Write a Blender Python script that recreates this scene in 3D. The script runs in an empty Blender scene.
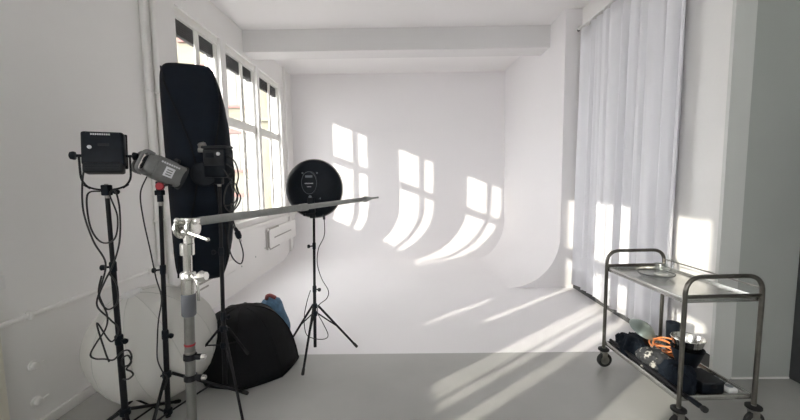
import bpy, bmesh, math, random
from mathutils import Vector, Matrix, Quaternion, noise
random.seed(7)
PI = math.pi
COL = bpy.context.scene.collection

# ------------------------------------------------------------------ materials
def mat(name, rgb, rough=.5, metal=0., var=.04, scale=6., bump=0., bscale=40., spec=.5, alpha=None, sheen=0.):
    m = bpy.data.materials.new(name); m.use_nodes = True
    nt = m.node_tree; n = nt.nodes; l = nt.links
    b = n['Principled BSDF']
    b.inputs['Roughness'].default_value = rough
    b.inputs['Metallic'].default_value = metal
    b.inputs['Specular IOR Level'].default_value = spec
    if sheen: b.inputs['Sheen Weight'].default_value = sheen
    tc = n.new('ShaderNodeTexCoord')
    no = n.new('ShaderNodeTexNoise'); no.inputs['Scale'].default_value = scale; no.inputs['Detail'].default_value = 5
    l.new(tc.outputs['Object'], no.inputs['Vector'])
    rp = n.new('ShaderNodeValToRGB')
    rp.color_ramp.elements[0].position = .3; rp.color_ramp.elements[1].position = .7
    lo = [max(0, c*(1-var)) for c in rgb]; hi = [min(1, c*(1+var)) for c in rgb]
    rp.color_ramp.elements[0].color = (*lo, 1); rp.color_ramp.elements[1].color = (*hi, 1)
    l.new(no.outputs['Fac'], rp.inputs['Fac']); l.new(rp.outputs['Color'], b.inputs['Base Color'])
    if bump:
        nb = n.new('ShaderNodeTexNoise'); nb.inputs['Scale'].default_value = bscale; nb.inputs['Detail'].default_value = 4
        l.new(tc.outputs['Object'], nb.inputs['Vector'])
        bp = n.new('ShaderNodeBump'); bp.inputs['Strength'].default_value = bump; bp.inputs['Distance'].default_value = .02
        l.new(nb.outputs['Fac'], bp.inputs['Height']); l.new(bp.outputs['Normal'], b.inputs['Normal'])
    return m

def glassy(name, tint=(1, 1, 1), fac=.06, rough=.02):
    m = bpy.data.materials.new(name); m.use_nodes = True
    nt = m.node_tree; n = nt.nodes; l = nt.links
    for x in list(n): n.remove(x)
    o = n.new('ShaderNodeOutputMaterial'); mx = n.new('ShaderNodeMixShader')
    t = n.new('ShaderNodeBsdfTransparent'); t.inputs['Color'].default_value = (*tint, 1)
    g = n.new('ShaderNodeBsdfGlossy'); g.inputs['Roughness'].default_value = rough
    mx.inputs[0].default_value = fac
    l.new(t.outputs[0], mx.inputs[1]); l.new(g.outputs[0], mx.inputs[2]); l.new(mx.outputs[0], o.inputs[0])
    return m

def cloth_translucent(name, rgb, tr=.35, weave=220.):
    m = bpy.data.materials.new(name); m.use_nodes = True
    nt = m.node_tree; n = nt.nodes; l = nt.links
    for x in list(n): n.remove(x)
    o = n.new('ShaderNodeOutputMaterial'); mx = n.new('ShaderNodeMixShader')
    d = n.new('ShaderNodeBsdfDiffuse'); t = n.new('ShaderNodeBsdfTranslucent')
    tc = n.new('ShaderNodeTexCoord'); no = n.new('ShaderNodeTexNoise'); no.inputs['Scale'].default_value = weave
    rp = n.new('ShaderNodeValToRGB')
    rp.color_ramp.elements[0].color = (*[c*.95 for c in rgb], 1); rp.color_ramp.elements[1].color = (*rgb, 1)
    l.new(tc.outputs['Object'], no.inputs['Vector']); l.new(no.outputs['Fac'], rp.inputs['Fac'])
    l.new(rp.outputs['Color'], d.inputs['Color']); l.new(rp.outputs['Color'], t.inputs['Color'])
    mx.inputs[0].default_value = tr
    l.new(d.outputs[0], mx.inputs[1]); l.new(t.outputs[0], mx.inputs[2]); l.new(mx.outputs[0], o.inputs[0])
    return m

M = {}
M['wall'] = mat('white_wall_paint', (.80, .79, .775), .7, var=.025, scale=1.3, bump=.05, bscale=25)
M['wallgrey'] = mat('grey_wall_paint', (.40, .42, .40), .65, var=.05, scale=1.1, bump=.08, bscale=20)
M['wallpale'] = mat('pale_strip_paint', (.62, .63, .61), .65, var=.03, scale=2, bump=.05)
M['cyc'] = mat('cyclorama_paint', (.80, .785, .795), .6, var=.012, scale=.8)
M['ceil'] = mat('ceiling_paint', (.82, .805, .805), .8, var=.015, scale=.8)
M['beam'] = mat('beam_paint', (.70, .69, .69), .8, var=.02, scale=1)
M['floor'] = mat('grey_floor_paint', (.395, .395, .38), .33, var=.09, scale=1.6, bump=.02, bscale=8, spec=.35)
M['trim'] = mat('white_trim', (.80, .79, .77), .5, var=.02)
M['frame'] = mat('window_frame_paint', (.78, .77, .74), .45, var=.03, scale=9)
M['cream'] = mat('cream_paint', (.74, .71, .62), .5, var=.03)
M['blind'] = mat('black_blind', (.018, .018, .02), .7, var=.2, scale=30)
M['whiteblind'] = mat('white_slit_blind', (.75, .74, .72), .8)
M['glass'] = glassy('window_glass', (.98, .99, .985), .05)
M['clear'] = glassy('clear_plastic', (.93, .94, .94), .14, .05)
M['blackmetal'] = mat('black_metal', (.010, .010, .012), .42, .0, var=.2, scale=30, spec=.22)
M['blackplastic'] = mat('black_plastic', (.007, .010, .015), .45, var=.2, scale=30, bump=.05, bscale=200, spec=.16)
M['charcoal'] = mat('charcoal_plastic', (.022, .024, .027), .55, var=.15, scale=40, spec=.18)
M['rubber'] = mat('black_rubber', (.02, .02, .02), .75, var=.2, scale=30)
M['cable'] = mat('cable_sheath', (.015, .015, .016), .5, var=.1)
M['blackcloth'] = mat('black_nylon', (.009, .0095, .011), .75, var=.3, scale=9, bump=.25, bscale=9, spec=.15)
M['navycloth'] = mat('navy_softbox_cloth', (.007, .011, .018), .8, var=.25, scale=7, bump=.25, bscale=7, spec=.15)
M['chrome'] = mat('chrome', (.72, .71, .68), .18, 1., var=.06, scale=20)
M['steel'] = mat('brushed_steel', (.33, .32, .295), .34, 1., var=.1, scale=30)
M['darksteel'] = mat('dull_steel', (.22, .22, .21), .36, .9, var=.1, scale=30)
M['trolleytube'] = mat('trolley_tube_steel', (.165, .155, .14), .28, 1., var=.12, scale=30)
M['shelfsteel'] = mat('shelf_steel', (.50, .50, .48), .25, .9, var=.08, scale=12)
M['gunmetal'] = mat('gunmetal_tube', (.30, .305, .295), .4, .3, var=.1, scale=20)
M['greygrip'] = mat('grey_grip', (.10, .105, .12), .5, var=.08)
M['strobegrey'] = mat('strobe_grey', (.17, .172, .17), .42, .3, var=.1, scale=30)
M['red'] = mat('red_anodised', (.35, .02, .03), .35, .3)
M['paleplastic'] = mat('pale_marking', (.62, .63, .65), .5)
M['greymark'] = mat('grey_marking', (.16, .18, .2), .5)
M['lantern'] = cloth_translucent('lantern_silk', (.80, .79, .76), .3)
M['seam'] = mat('seam_tape', (.66, .66, .63), .8)
M['curtain'] = cloth_translucent('curtain_voile', (.90, .90, .93), .22)
M['blue'] = mat('blue_cloth', (.07, .16, .26), .7, var=.3, scale=20)
M['pink'] = mat('dull_red_cloth', (.28, .08, .08), .7, var=.2, scale=20)
M['orange'] = mat('orange_cable', (.75, .27, .10), .5, var=.1)
M['greydish'] = mat('grey_green_metal', (.34, .40, .37), .35, .6, var=.1)
M['printcloth'] = mat('dark_grey_cloth', (.03, .032, .036), .8, var=.4, scale=20, bump=.3, bscale=30)
M['whitepl'] = mat('white_plastic', (.75, .75, .74), .4)
M['darkdoor'] = mat('dark_door', (.05, .052, .055), .5)
M['darkbase'] = mat('dark_wall_foot', (.07, .07, .07), .6)
M['facade'] = mat('cream_render', (.155, .145, .108), .9, var=.05, scale=.6, bump=.1, bscale=6)
M['salmon'] = mat('salmon_stone', (.17, .085, .075), .9, var=.12, scale=3)
M['street'] = mat('street_paving', (.3, .29, .28), .9)
M['farpane'] = mat('far_window_pane', (.13, .13, .115), .3)

# printed cloth: white speckled print on dark cloth
def print_mat():
    m = mat('printed_cloth', (.03, .032, .036), .8, var=.3, scale=15, bump=.3, bscale=30)
    nt = m.node_tree; n = nt.nodes; l = nt.links; b = n['Principled BSDF']
    tc = n.new('ShaderNodeTexCoord'); v = n.new('ShaderNodeTexNoise'); v.inputs['Scale'].default_value = 26; v.inputs['Detail'].default_value = 2
    l.new(tc.outputs['Object'], v.inputs['Vector'])
    r = n.new('ShaderNodeValToRGB'); r.color_ramp.elements[0].position = .60; r.color_ramp.elements[1].position = .64
    r.color_ramp.elements[0].color = (.03, .032, .036, 1); r.color_ramp.elements[1].color = (.42, .41, .38, 1)
    l.new(v.outputs['Fac'], r.inputs['Fac']); l.new(r.outputs['Color'], b.inputs['Base Color'])
    return m
M['print'] = print_mat()

# ------------------------------------------------------------------ mesh helpers
def V(*a): return Vector(a)
def frame_from(z, hint=None):
    z = Vector(z).normalized()
    h = Vector(hint) if hint is not None else (V(0, 0, 1) if abs(z.z) < .95 else V(0, 1, 0))
    x = h.cross(z).normalized(); y = z.cross(x).normalized()
    return x, y, z

class MB:
    def __init__(s): s.bm = bmesh.new()
    def box(s, lo, hi, bevel=0., mtx=None, seg=2):
        lo, hi = Vector(lo), Vector(hi)
        r = bmesh.ops.create_cube(s.bm, size=1.)
        vs = r['verts']
        c = (lo+hi)/2; d = hi-lo
        for v in vs: v.co = Vector((v.co.x*d.x, v.co.y*d.y, v.co.z*d.z)) + c
        if bevel:
            es = list({e for v in vs for e in v.link_edges})
            res = bmesh.ops.bevel(s.bm, geom=es, offset=bevel, segments=seg, affect='EDGES', profile=.5)
            vs = list({v for f in res['faces'] for v in f.verts} | {v for v in vs if v.is_valid})
            # collect all connected verts
            seen = set(vs); st = list(vs)
            while st:
                a = st.pop()
                for e in a.link_edges:
                    o = e.other_vert(a)
                    if o not in seen: seen.add(o); st.append(o)
            vs = list(seen)
        if mtx is not None:
            for v in vs: v.co = mtx @ v.co
        return s
    def tube(s, pts, r, seg=10, caps=True, closed=False):
        pts = [Vector(p) for p in pts]; n = len(pts)
        rs = r if isinstance(r, (list, tuple)) else [r]*n
        tang = []
        for i in range(n):
            if closed: t = pts[(i+1) % n]-pts[i-1]
            else: t = pts[min(i+1, n-1)]-pts[max(i-1, 0)]
            tang.append(t.normalized() if t.length > 1e-9 else V(0, 0, 1))
        x, y, z = frame_from(tang[0]); rings = []
        prev = tang[0]
        for i in range(n):
            q = prev.rotation_difference(tang[i]); x = q @ x; prev = tang[i]
            x = (x - x.dot(tang[i])*tang[i]).normalized(); y = tang[i].cross(x)
            rings.append([s.bm.verts.new(pts[i]+rs[i]*(math.cos(2*PI*k/seg)*x+math.sin(2*PI*k/seg)*y)) for k in range(seg)])
        m = n if closed else n-1
        for i in range(m):
            a, b = rings[i], rings[(i+1) % n]
            for k in range(seg):
                s.bm.faces.new((a[k], a[(k+1) % seg], b[(k+1) % seg], b[k]))
        if caps and not closed:
            s.bm.faces.new(rings[0][::-1]); s.bm.faces.new(rings[-1])
        return s
    def cyl(s, p0, p1, r0, r1=None, seg=20):
        return s.tube([p0, p1], [r0, r0 if r1 is None else r1], seg)
    def lathe(s, prof, origin=(0, 0, 0), axis=(0, 0, 1), seg=32, caps=True, hint=None, sx=1., sy=1.):
        # prof: list of (radius, height)
        x, y, z = frame_from(axis, hint); o = Vector(origin); rings = []
        for r, h in prof:
            if r < 1e-5: rings.append([s.bm.verts.new(o+z*h)])
            else: rings.append([s.bm.verts.new(o+z*h+r*(sx*math.cos(2*PI*k/seg)*x+sy*math.sin(2*PI*k/seg)*y)) for k in range(seg)])
        for a, b in zip(rings, rings[1:]):
            for k in range(seg):
                k2 = (k+1) % seg
                if len(a) == 1 and len(b) == 1: continue
                if len(a) == 1: s.bm.faces.new((a[0], b[k2], b[k]))
                elif len(b) == 1: s.bm.faces.new((a[k], a[k2], b[0]))
                else: s.bm.faces.new((a[k], a[k2], b[k2], b[k]))
        if caps:
            if len(rings[0]) > 1: s.bm.faces.new(rings[0][::-1])
            if len(rings[-1]) > 1: s.bm.faces.new(rings[-1])
        return s
    def grid(s, rows, closed_u=False, closed_v=False):
        g = [[s.bm.verts.new(Vector(p)) for p in r] for r in rows]
        n, m = len(g), len(g[0])
        for i in range(n if closed_v else n-1):
            for j in range(m if closed_u else m-1):
                s.bm.faces.new((g[i][j], g[i][(j+1) % m], g[(i+1) % n][(j+1) % m], g[(i+1) % n][j]))
        return s
    def prism(s, poly, d):
        d = Vector(d); a = [s.bm.verts.new(Vector(p)) for p in poly]; b = [s.bm.verts.new(Vector(p)+d) for p in poly]
        n = len(a); s.bm.faces.new(a[::-1]); s.bm.faces.new(b)
        for k in range(n): s.bm.faces.new((a[k], a[(k+1) % n], b[(k+1) % n], b[k]))
        return s
    def ball(s, c, r, seg=14):
        prof = [(r*math.sin(PI*i/8), -r*math.cos(PI*i/8)) for i in range(9)]
        return s.lathe(prof, c, seg=seg)
    def build(s, name, m, parent=None, base=None, smooth=35, solid=0., subsurf=0):
        bmesh.ops.recalc_face_normals(s.bm, faces=s.bm.faces[:])
        root = parent
        while root is not None and root.parent is not None: root = root.parent
        off = Vector(base) if base is not None else (root.location.copy() if root is not None else Vector((0, 0, 0)))
        if base is None and root is None:
            cs = [v.co for v in s.bm.verts]
            lo = Vector([min(c[i] for c in cs) for i in range(3)]); hi = Vector([max(c[i] for c in cs) for i in range(3)])
            off = V((lo.x+hi.x)/2, (lo.y+hi.y)/2, lo.z)
        for v in s.bm.verts: v.co -= off
        me = bpy.data.meshes.new(name); s.bm.to_mesh(me); s.bm.free()
        me.materials.append(m)
        if smooth:
            for p in me.polygons: p.use_smooth = True
            me.set_sharp_from_angle(angle=math.radians(smooth))
        o = bpy.data.objects.new(name, me); COL.objects.link(o)
        if parent is not None: o.parent = parent
        else: o.location = off
        if solid:
            md = o.modifiers.new('thickness', 'SOLIDIFY'); md.thickness = solid; md.offset = 0
        if subsurf:
            md = o.modifiers.new('smooth', 'SUBSURF'); md.levels = subsurf; md.render_levels = subsurf
        return o

def tag(o, label, cat, group=None, kind=None):
    o['label'] = label; o['category'] = cat
    if group: o['group'] = group
    if kind: o['kind'] = kind
    return o
def thing(name, loc, label, cat, group=None):
    o = bpy.data.objects.new(name, None); COL.objects.link(o); o.location = loc; o.empty_display_size = .1
    return tag(o, label, cat, group)
def struct(o):
    o['kind'] = 'structure'; return o
def dup(o, loc, label, parent=None):
    c = o.copy(); COL.objects.link(c)
    if parent is None: c.location = loc; c['label'] = label
    else: c.parent = parent
    for ch in [x for x in bpy.data.objects if x.parent == o]: dup(ch, None, None, c)
    return c

def spline(pts, k=8):
    P = [Vector(p) for p in pts]; out = []
    for i in range(len(P)-1):
        p0 = P[max(i-1, 0)]; p1 = P[i]; p2 = P[i+1]; p3 = P[min(i+2, len(P)-1)]
        for j in range(k):
            t = j/k
            out.append(.5*((2*p1)+(p2-p0)*t+(2*p0-5*p1+4*p2-p3)*t*t+(3*p1-p0-3*p2+p3)*t**3))
    out.append(P[-1]); return out
def arc_corner(pts, rads, k=6):
    """round the inner corners of a polyline"""
    P = [Vector(p) for p in pts]; out = [P[0]]
    for i in range(1, len(P)-1):
        r = rads if not isinstance(rads, list) else rads[i-1]
        a = P[i]+(P[i-1]-P[i]).normalized()*r; b = P[i]+(P[i+1]-P[i]).normalized()*r
        for j in range(k+1):
            t = j/k; out.append((1-t)**2*a+2*t*(1-t)*P[i]+t*t*b)
    out.append(P[-1]); return out

# ------------------------------------------------------------------ dimensions
XL, XR, YB, H = -2.335, 2.413, 7.8, 3.776
YE = 3.11          # edge of the painted white floor
YC = 4.99          # front end of the cyclorama side wall
YP = 2.664         # pier on the right
YREAR = -4.2
XO = -2.545         # outer face of window wall

# ------------------------------------------------------------------ setting
struct(MB().box((XL-.21, YREAR, -.2), (3.6, YE, 0)).build('floor', M['floor'], smooth=0))
# white painted sweep: floor + back cove + back wall
def sweep():
    R = .95; pr = [(YE, 0.)]
    y0 = YB-R
    for i in range(1, 6): pr.append((YE+(y0-YE)*i/6, 0.))
    for i in range(17):
        a = PI/2*i/16; pr.append((y0+R*math.sin(a), R-R*math.cos(a)))
    pr.append((YB, 2.0)); pr.append((YB, H))
    mb = MB()
    # closed thick section
    poly = [(XL-.21, y, z) for y, z in pr] + [(XL-.21, YB+.2, H), (XL-.21, YB+.2, -.2), (XL-.21, YE, -.2)]
    mb.prism(poly, (XR+.2-(XL-.21), 0, 0))
    return mb.build('wall_back', M['cyc'], smooth=25)
struct(sweep())
# right side wall of the cyclorama with its own cove
def sidewall():
    R = .72; xw = 2.2
    poly = [(xw-R, YC, 0.001)]
    for i in range(1, 15):
        a = PI/2*i/14; poly.append((xw-R+R*math.sin(a), YC, R-R*math.cos(a)+.001))
    poly += [(xw, YC, H), (XR+.05, YC, H), (XR+.05, YC, .001)]
    return MB().prism(poly, (0, YB-YC+.1, 0)).build('wall_right_cyclorama', M['cyc'], smooth=25)
o = struct(sidewall()); o.name = 'wall_right'
struct(MB().box((XL-.21, YREAR, H), (3.6, YB+.2, H+.2)).build('ceiling', M['ceil'], smooth=0))
struct(MB().box((XL, 5.5, 3.457), (2.2, 5.85, H)).build('beam', M['beam'], smooth=0))
# right: curtain wall, pier
struct(MB().box((XR, YP+.003, 0), (XR+.09, YC+.02, H)).build('wall_right_side', M['wall'], smooth=0))
struct(MB().box((XR+.095, YP, 0), (3.6, YP+.2, H)).build('wall_pier', M['wallgrey'], smooth=0))
struct(MB().box((XR-.05, YP-.004, 0), (XR+.10, YP+.025, H)).build('trim_1', M['wallpale'], smooth=0))
struct(MB().box((2.98, YREAR, 0), (3.6, YP, H)).build('wall_right_near', M['wallgrey'], smooth=0))
struct(MB().box((2.955, 1.55, 0), (2.98, YP-.002, 2.1)).build('door_1', M['darkdoor'], smooth=0))
rw = MB().box((XL-.21, YREAR-.2, 0), (3.6, YREAR, 1.3)).box((XL-.21, YREAR-.2, 3.1), (3.6, YREAR, H)).box((XL-.21, YREAR-.2, 1.3), (-1.1, YREAR, 3.1)).box((1.1, YREAR-.2, 1.3), (3.6, YREAR, 3.1))
struct(rw.build('wall_rear', M['wall'], smooth=0))
rf = MB()
for k in range(3): rf.box((-1.1+k*1.07, YREAR-.12, 1.3), (-1.04+k*1.07, YREAR-.06, 3.1))
for z in (1.3, 2.3, 3.05): rf.box((-1.1, YREAR-.12, z), (1.1, YREAR-.06, z+.05))
rear = struct(rf.build('window_8', M['frame'], smooth=0))  # unseen rear window, added as fill light for the near walls
MB().box((-1.1, YREAR-.095, 1.3), (1.1, YREAR-.09, 3.1)).build('pane', M['glass'], rear, smooth=0)
struct(MB().box((XR-.02, YP+.03, 0), (XR, YC-.01, .15)).build('wall_foot_strip', M['darkbase'], smooth=0))  # dark strip along the wall foot, behind the curtain hem
struct(MB().box((XR+.10, YP-.01, 0), (2.95, YP, .012)).build('baseboard_pier', M['trim'], smooth=0))

# left wall with window openings
WB = [('a', -2.86), ('b', -1.625), ('c', -.39), ('d', .845), ('e', 3.83), ('f', 5.0), ('g', 6.13)]
Z0, Z1 = .98, 3.40
def leftwall():
    mb = MB()
    mb.box((XO, YREAR, 0), (XL, YB+.1, Z0)); mb.box((XO, YREAR, Z1), (XL, YB+.1, H))
    y = YREAR
    ops = [(b-.05+(.10 if k == 'e' else 0), b+.98) for k, b in WB]
    for a, b in ops:
        mb.box((XO, y, Z0), (XL, a, Z1)); y = b
    mb.box((XO, y, Z0), (XL, YB+.1, Z1))
    return mb.build('wall_left', M['wall'], smooth=0)
struct(leftwall())
def window(n, b, closed=False, near=0.):
    x0, x1 = -2.43, -2.375
    f = MB()
    a, c = b-.05, b+.98
    f.box((x0+.01, a, Z0), (x1-.005, b-.02+near, Z1)); f.box((x0+.01, b+.955, Z0), (x1-.005, c, Z1))
    f.box((x0, a, Z0), (x1+.01, c, Z0+.045)); f.box((x0, a, Z1-.085), (x1+.01, c, Z1))
    m0, m1 = (b+.515, b+.572) if b > 3 else (b+.445, b+.56)
    f.box((-2.412, m0, Z0), (-2.394, m1, Z1), .006)
    f.box((x0+.01, b-.02, 2.32), (x1+.005, b+.955, 2.43), .008)
    panes = ((b-.02+near, m0), (m1, b+.955))
    # slender sash stiles around every pane
    for p, q in panes:
        for zz0, zz1 in ((Z0+.045, 2.32), (2.43, Z1-.085)):
            f.box((-2.410, p, zz0), (-2.392, p+.014, zz1)); f.box((-2.410, q-.014, zz0), (-2.392, q, zz1))
            f.box((-2.410, p, zz0), (-2.392, q, zz0+.02))
    if abs(b+.39) < .01: f.box((-2.408, b+.680, Z0), (-2.398, b+.712, Z1))
    w = struct(f.build('window_%d' % n, M['frame'], smooth=30))
    for p, q in panes:
        for zz0, zz1 in ((Z0+.045, 2.32), (2.43, Z1-.085)):
            MB().box((-2.404, p, zz0), (-2.401, q, zz1)).build('pane', M['glass'], w, smooth=0)
    # outer sash; its wide near stile is out of view, added to cut the sun
    g = MB()
    ns = .19 if b < 3 else .24
    g.box((-2.53, b-.05, Z0), (-2.51, b+ns, Z1)); g.box((-2.53, b+.955, Z0), (-2.51, b+.98, Z1))
    g.box((-2.53, b+ns, 2.34), (-2.51, b+.955, 2.40)); g.box((-2.53, b-.05, Z0), (-2.51, b+.98, Z0+.03))
    g.build('outer_sash', M['frame'], w, smooth=0)
    MB().box((-2.36, a-.03, Z0-.03), (-2.27, c+.03, Z0), .006).build('window_sill', M['trim'], w)
    if closed:
        rb = MB()
        for p, q, z0, z1 in ((b+.345, b+.745, Z0, 3.3), (b-.045, b+.245, 1.33, 3.3), (b-.045, b+.345, Z0, 1.33), (b+.745, b+.975, 1.41, 3.3), (b+.865, b+.975, Z0, 1.41)):
            rb.box((-2.455, p, z0), (-2.45, q, z1))
        rb.build('slit_blind', M['whiteblind'], w, smooth=0)  # unseen blind; flaps added to trim its slits to the sun streaks
    # black pleated blind, pulled up
    bl = MB()
    for i in range(7):
        z = 3.155+i*.024
        bl.box((-2.475, b-.045, z), (-2.42, b+.975, z+.021), .005)
    bl.build('black_blind', M['blind'], w)
    h = MB(); h.box((-2.395, b+.535, 1.55), (-2.38, b+.555, 1.63), .004); h.box((-2.382, b+.54, 1.59), (-2.366, b+.61, 1.61), .004)
    h.build('window_handle', M['frame'], w)
    return w
for i, (k, b) in enumerate(WB): window(i+1, b, closed=(k == 'd'), near={'b': .455}.get(k, 0.))  # unseen window b: near frame widened to block sun on the pier
struct(MB().box((XL, 7.28, 0.02), (XL+.05, 7.42, H)).build('trim_2', M['wall'], smooth=0))
# ledge along the window wall, baseboard, rail duct
struct(MB().box((XL, 3.55, .83), (XL+.05, 7.75, .88), .008).build('trim_3', M['trim']))
struct(MB().box((XL, YREAR, 0), (XL+.022, 3.6, .07), .006).build('baseboard_left', M['trim']))
rd = MB(); rd.cyl((XL+.016, YREAR+.1, .753), (XL+.016, 3.42, .753), .016, seg=10)
for y in (-.5, .8, 2.15, 3.2): rd.box((XL, y-.012, .73), (XL+.036, y+.012, .776), .003)
tag(rd.build('wall_conduit', M['trim']), 'long horizontal white conduit pipe along the left wall at knee height', 'pipe')
for i, (y, r, lab) in enumerate(((3.36, .024, 'left one of two white vertical pipes rising to the ceiling on the left wall'), (3.50, .024, 'right one of two white vertical pipes beside the first window'))):
    vp = thing('wall_pipe', (XL+r, y, .78 if i == 0 else .07), lab, 'pipe', 'vertical pipes on the left wall')
    MB().cyl((XL+r, y, .78 if i == 0 else .07), (XL+r, y, H), r, seg=14).build('pipe', M['trim'], vp)
    for z in (1.2, 2.4, 3.5):
        MB().box((XL, y-.03, z-.01), (XL+r+.028, y+.03, z+.01), .004).build('clamp', M['trim'], vp)
def knob_fix(name, y, z, r, lab):
    t = thing(name, (XL, y, z), lab, 'wall fitting')
    MB().lathe([(r*1.35, 0), (r*1.35, .006), (r, .01), (r*.95, .03), (r*.6, .036), (0, .036)], (XL, y, z), (1, 0, 0), seg=18).build('cap', M['trim'], t)
    MB().cyl((XL+.02, y, z), (XL+.02, y+r*2.6, z+.004), .007, seg=8).build('stub', M['trim'], t)
knob_fix('pipe_fitting', 2.15, .43, .021, 'upper small white pipe cap sticking out of the left wall')
knob_fix('pipe_fitting', 2.15, .195, .024, 'lower small white pipe cap low on the left wall near the baseboard')
sw = thing('light_switch', (XL, 2.0, .97), 'white light switch at the far left edge of the left wall', 'switch')
MB().box((XL, 1.955, .955), (XL+.012, 2.045, 1.04), .006).build('plate', M['whitepl'], sw)
MB().box((XL+.012, 1.975, .972), (XL+.018, 2.025, 1.022), .004).build('rocker', M['whitepl'], sw)
struct(MB().box((XL, 1.2, 0), (XL+.04, 1.965, .86), .004).build('trim_4', M['cream']))
for (y, z) in ((3.78, 2.65), (3.79, 2.36), (5.6, .36), (6.0, .42), (5.1, .33)):
    tag(MB().lathe([(.014, 0), (.012, .005), (0, .006)], (XL, y, z), (1, 0, 0), seg=10).build('wall_plug', M['greydish']), 'small round screw plug on the white window wall', 'screw plug', 'screw plugs on the window wall')
def heater(y0, y1, z0, z1, lab):
    t = thing('wall_heater', (XL, (y0+y1)/2, z0), lab, 'heater')
    MB().box((XL, y0, z0), (XL+.06, y1, z1), .03, seg=4).build('casing', M['trim'], t)
    q = arc_corner([(XL+.045, y0+.5, z0+.012), (XL+.045, y0+.012, z0+.012), (XL+.045, y0+.012, z1-.012), (XL+.045, y0+.5, z1-.012)], .07)
    MB().tube(q, .018, 8).build('end_trim', M['steel'], t)
    MB().box((XL+.056, y0+.25, (z0+z1)/2-.012), (XL+.068, y1-.35, (z0+z1)/2+.012), .004).build('handle_bar', M['steel'], t)
heater(6.05, 7.6, .37, .74, 'long white wall heater with rounded ends under the farthest window')
heater(3.6, 4.82, .34, .50, 'low white wall heater mostly hidden behind the tall black strip softbox')

# ------------------------------------------------------------------ curtain
def curtain():
    y0, y1 = 3.06, 4.88; zt, zb = 3.44, .10; n = 300; rows = []
    for r in range(15):
        t = r/14; z = zt+(zb-zt)*t
        row = []
        for j in range(n+1):
            s = j/n; y = y0+(y1-y0)*s
            u = s*11.0
            ph = 2*PI*(u+.22*math.sin(2*PI*s*2.7)+.10*math.sin(2*PI*s*6.1+1))
            amp = (.036+.016*math.sin(7.3*s*2+1.0))*(.75+.35*t)
            pq = ph+.25*math.sin(3*t+9*s); d = amp*(.35*math.sin(pq)+.85*(2*abs(math.sin(pq/2+.6))**.55-1.25))+.0045*math.sin(2.3*ph+1.7*t*2)
            yy = y+.013*math.cos(ph)*t + .03*(1-t)*0
            row.append((2.34-d*.9-.015*t, yy, z+(.012*math.sin(ph) if r == 14 else 0)))
        rows.append(row)
    t = thing('curtain', (2.32, (y0+y1)/2, .07), 'long white pleated curtain hanging on the right wall', 'curtain')
    MB().grid(rows).build('curtain_cloth', M['curtain'], t, smooth=180, solid=.003)
    hd = MB()
    for k in range(26):
        yk = y0+(y1-y0)*(k+.5)/26
        hd.box((2.335, yk-.006, 3.435), (2.345, yk+.006, 3.475), .002)
    o = hd.build('curtain_hooks', M['whitepl'], t); o['kind'] = 'stuff'
    return t
curtain()
rl = thing('curtain_rail', (2.34, 4.0, 3.47), 'thin white curtain rail above the pleated curtain', 'rail')
MB().box((2.325, 2.9, 3.47), (2.365, 4.93, 3.495), .004).build('rail', M['whitepl'], rl)
for y in (3.0, 3.9, 4.9): MB().box((2.32, y-.015, 3.49), (XR, y+.015, 3.52), .003).build('bracket', M['whitepl'], rl)
MB().ball((2.345, 4.935, 3.482), .02).build('end_stop', M['charcoal'], rl)

# ------------------------------------------------------------------ light stands
def leg_assembly(root, hub_hi, hub_lo, foot, m=M['blackmetal'], r=.010, brace_t=.5, brace=True):
    hub_hi, hub_lo, foot = Vector(hub_hi), Vector(hub_lo), Vector(foot)
    d = Vector((foot.x-hub_hi.x, foot.y-hub_hi.y, 0)).normalized()
    s0 = hub_hi+d*.028
    lg = MB().cyl(s0, foot, r, seg=10).build('leg', m, root)
    e = (foot-s0).normalized()
    MB().lathe([(r*1.25, -.05), (r*1.35, -.01), (r*1.2, .0), (0, .003)], foot, e, seg=10).build('rubber_foot', M['rubber'], lg)
    if brace:
        mid = s0.lerp(foot, brace_t)
        MB().cyl(hub_lo+d*.024, mid, r*.62, seg=8).build('brace', m, lg)
def collar(root, p, axis, r, knob_dir, name='collar', m=M['blackplastic']):
    c = MB().lathe([(r*.9, -.03), (r*1.1, -.024), (r*1.1, .024), (r*.9, .03)], p, axis, seg=18).build(name, m, root)
    k = Vector(knob_dir).normalized(); p = Vector(p)
    MB().cyl(p+k*r*.9, p+k*(r+.028), .006, seg=8).lathe([(.011, 0), (.016, .004), (.016, .018), (.010, .022)], p+k*(r+.022), k, seg=10).build('knob', m, c)
def stand(loc, top, label, sections, hub_hi, hub_lo, feet, mpole=M['blackmetal'], legm=None, knobs=(1, -.4, 0), brace=True, legr=.010, bt=.5):
    """sections: list of (z_low, z_high, radius); pole runs straight from loc to top"""
    loc, top = Vector(loc), Vector(top)
    t = thing('light_stand', (loc.x, loc.y, 0), label, 'light stand', 'light stands')
    ax = (top-loc).normalized()
    def at(z): return loc+(top-loc)*((z-loc.z)/(top.z-loc.z))
    for i, (za, zb, r) in enumerate(sections):
        MB().cyl(at(za), at(zb), r, seg=16).build('tube', mpole, t)
        if i: collar(t, at(za), ax, sections[i-1][2]*1.12, (knobs[0], knobs[1], 0) if i % 2 else (-knobs[0], knobs[1], 0))
    MB().lathe([(.012, -.02), (.012, .02), (.008, .025), (.008, .045), (.010, .05), (.010, .06)], top, ax, seg=14).build('spigot', M['steel'], t)
    for nm, z in (('upper_hub', hub_hi), ('lower_hub', hub_lo)):
        r = sections[0][2]
        h = MB().lathe([(r*1.2, -.022), (r*1.6, -.016), (r*1.6, .016), (r*1.2, .022)], at(z), ax, seg=18)
        h.build(nm, M['blackplastic'], t)
    for f in feet: leg_assembly(t, at(hub_hi), at(hub_lo), f, legm or mpole, legr, bt, brace)
    return t

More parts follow.
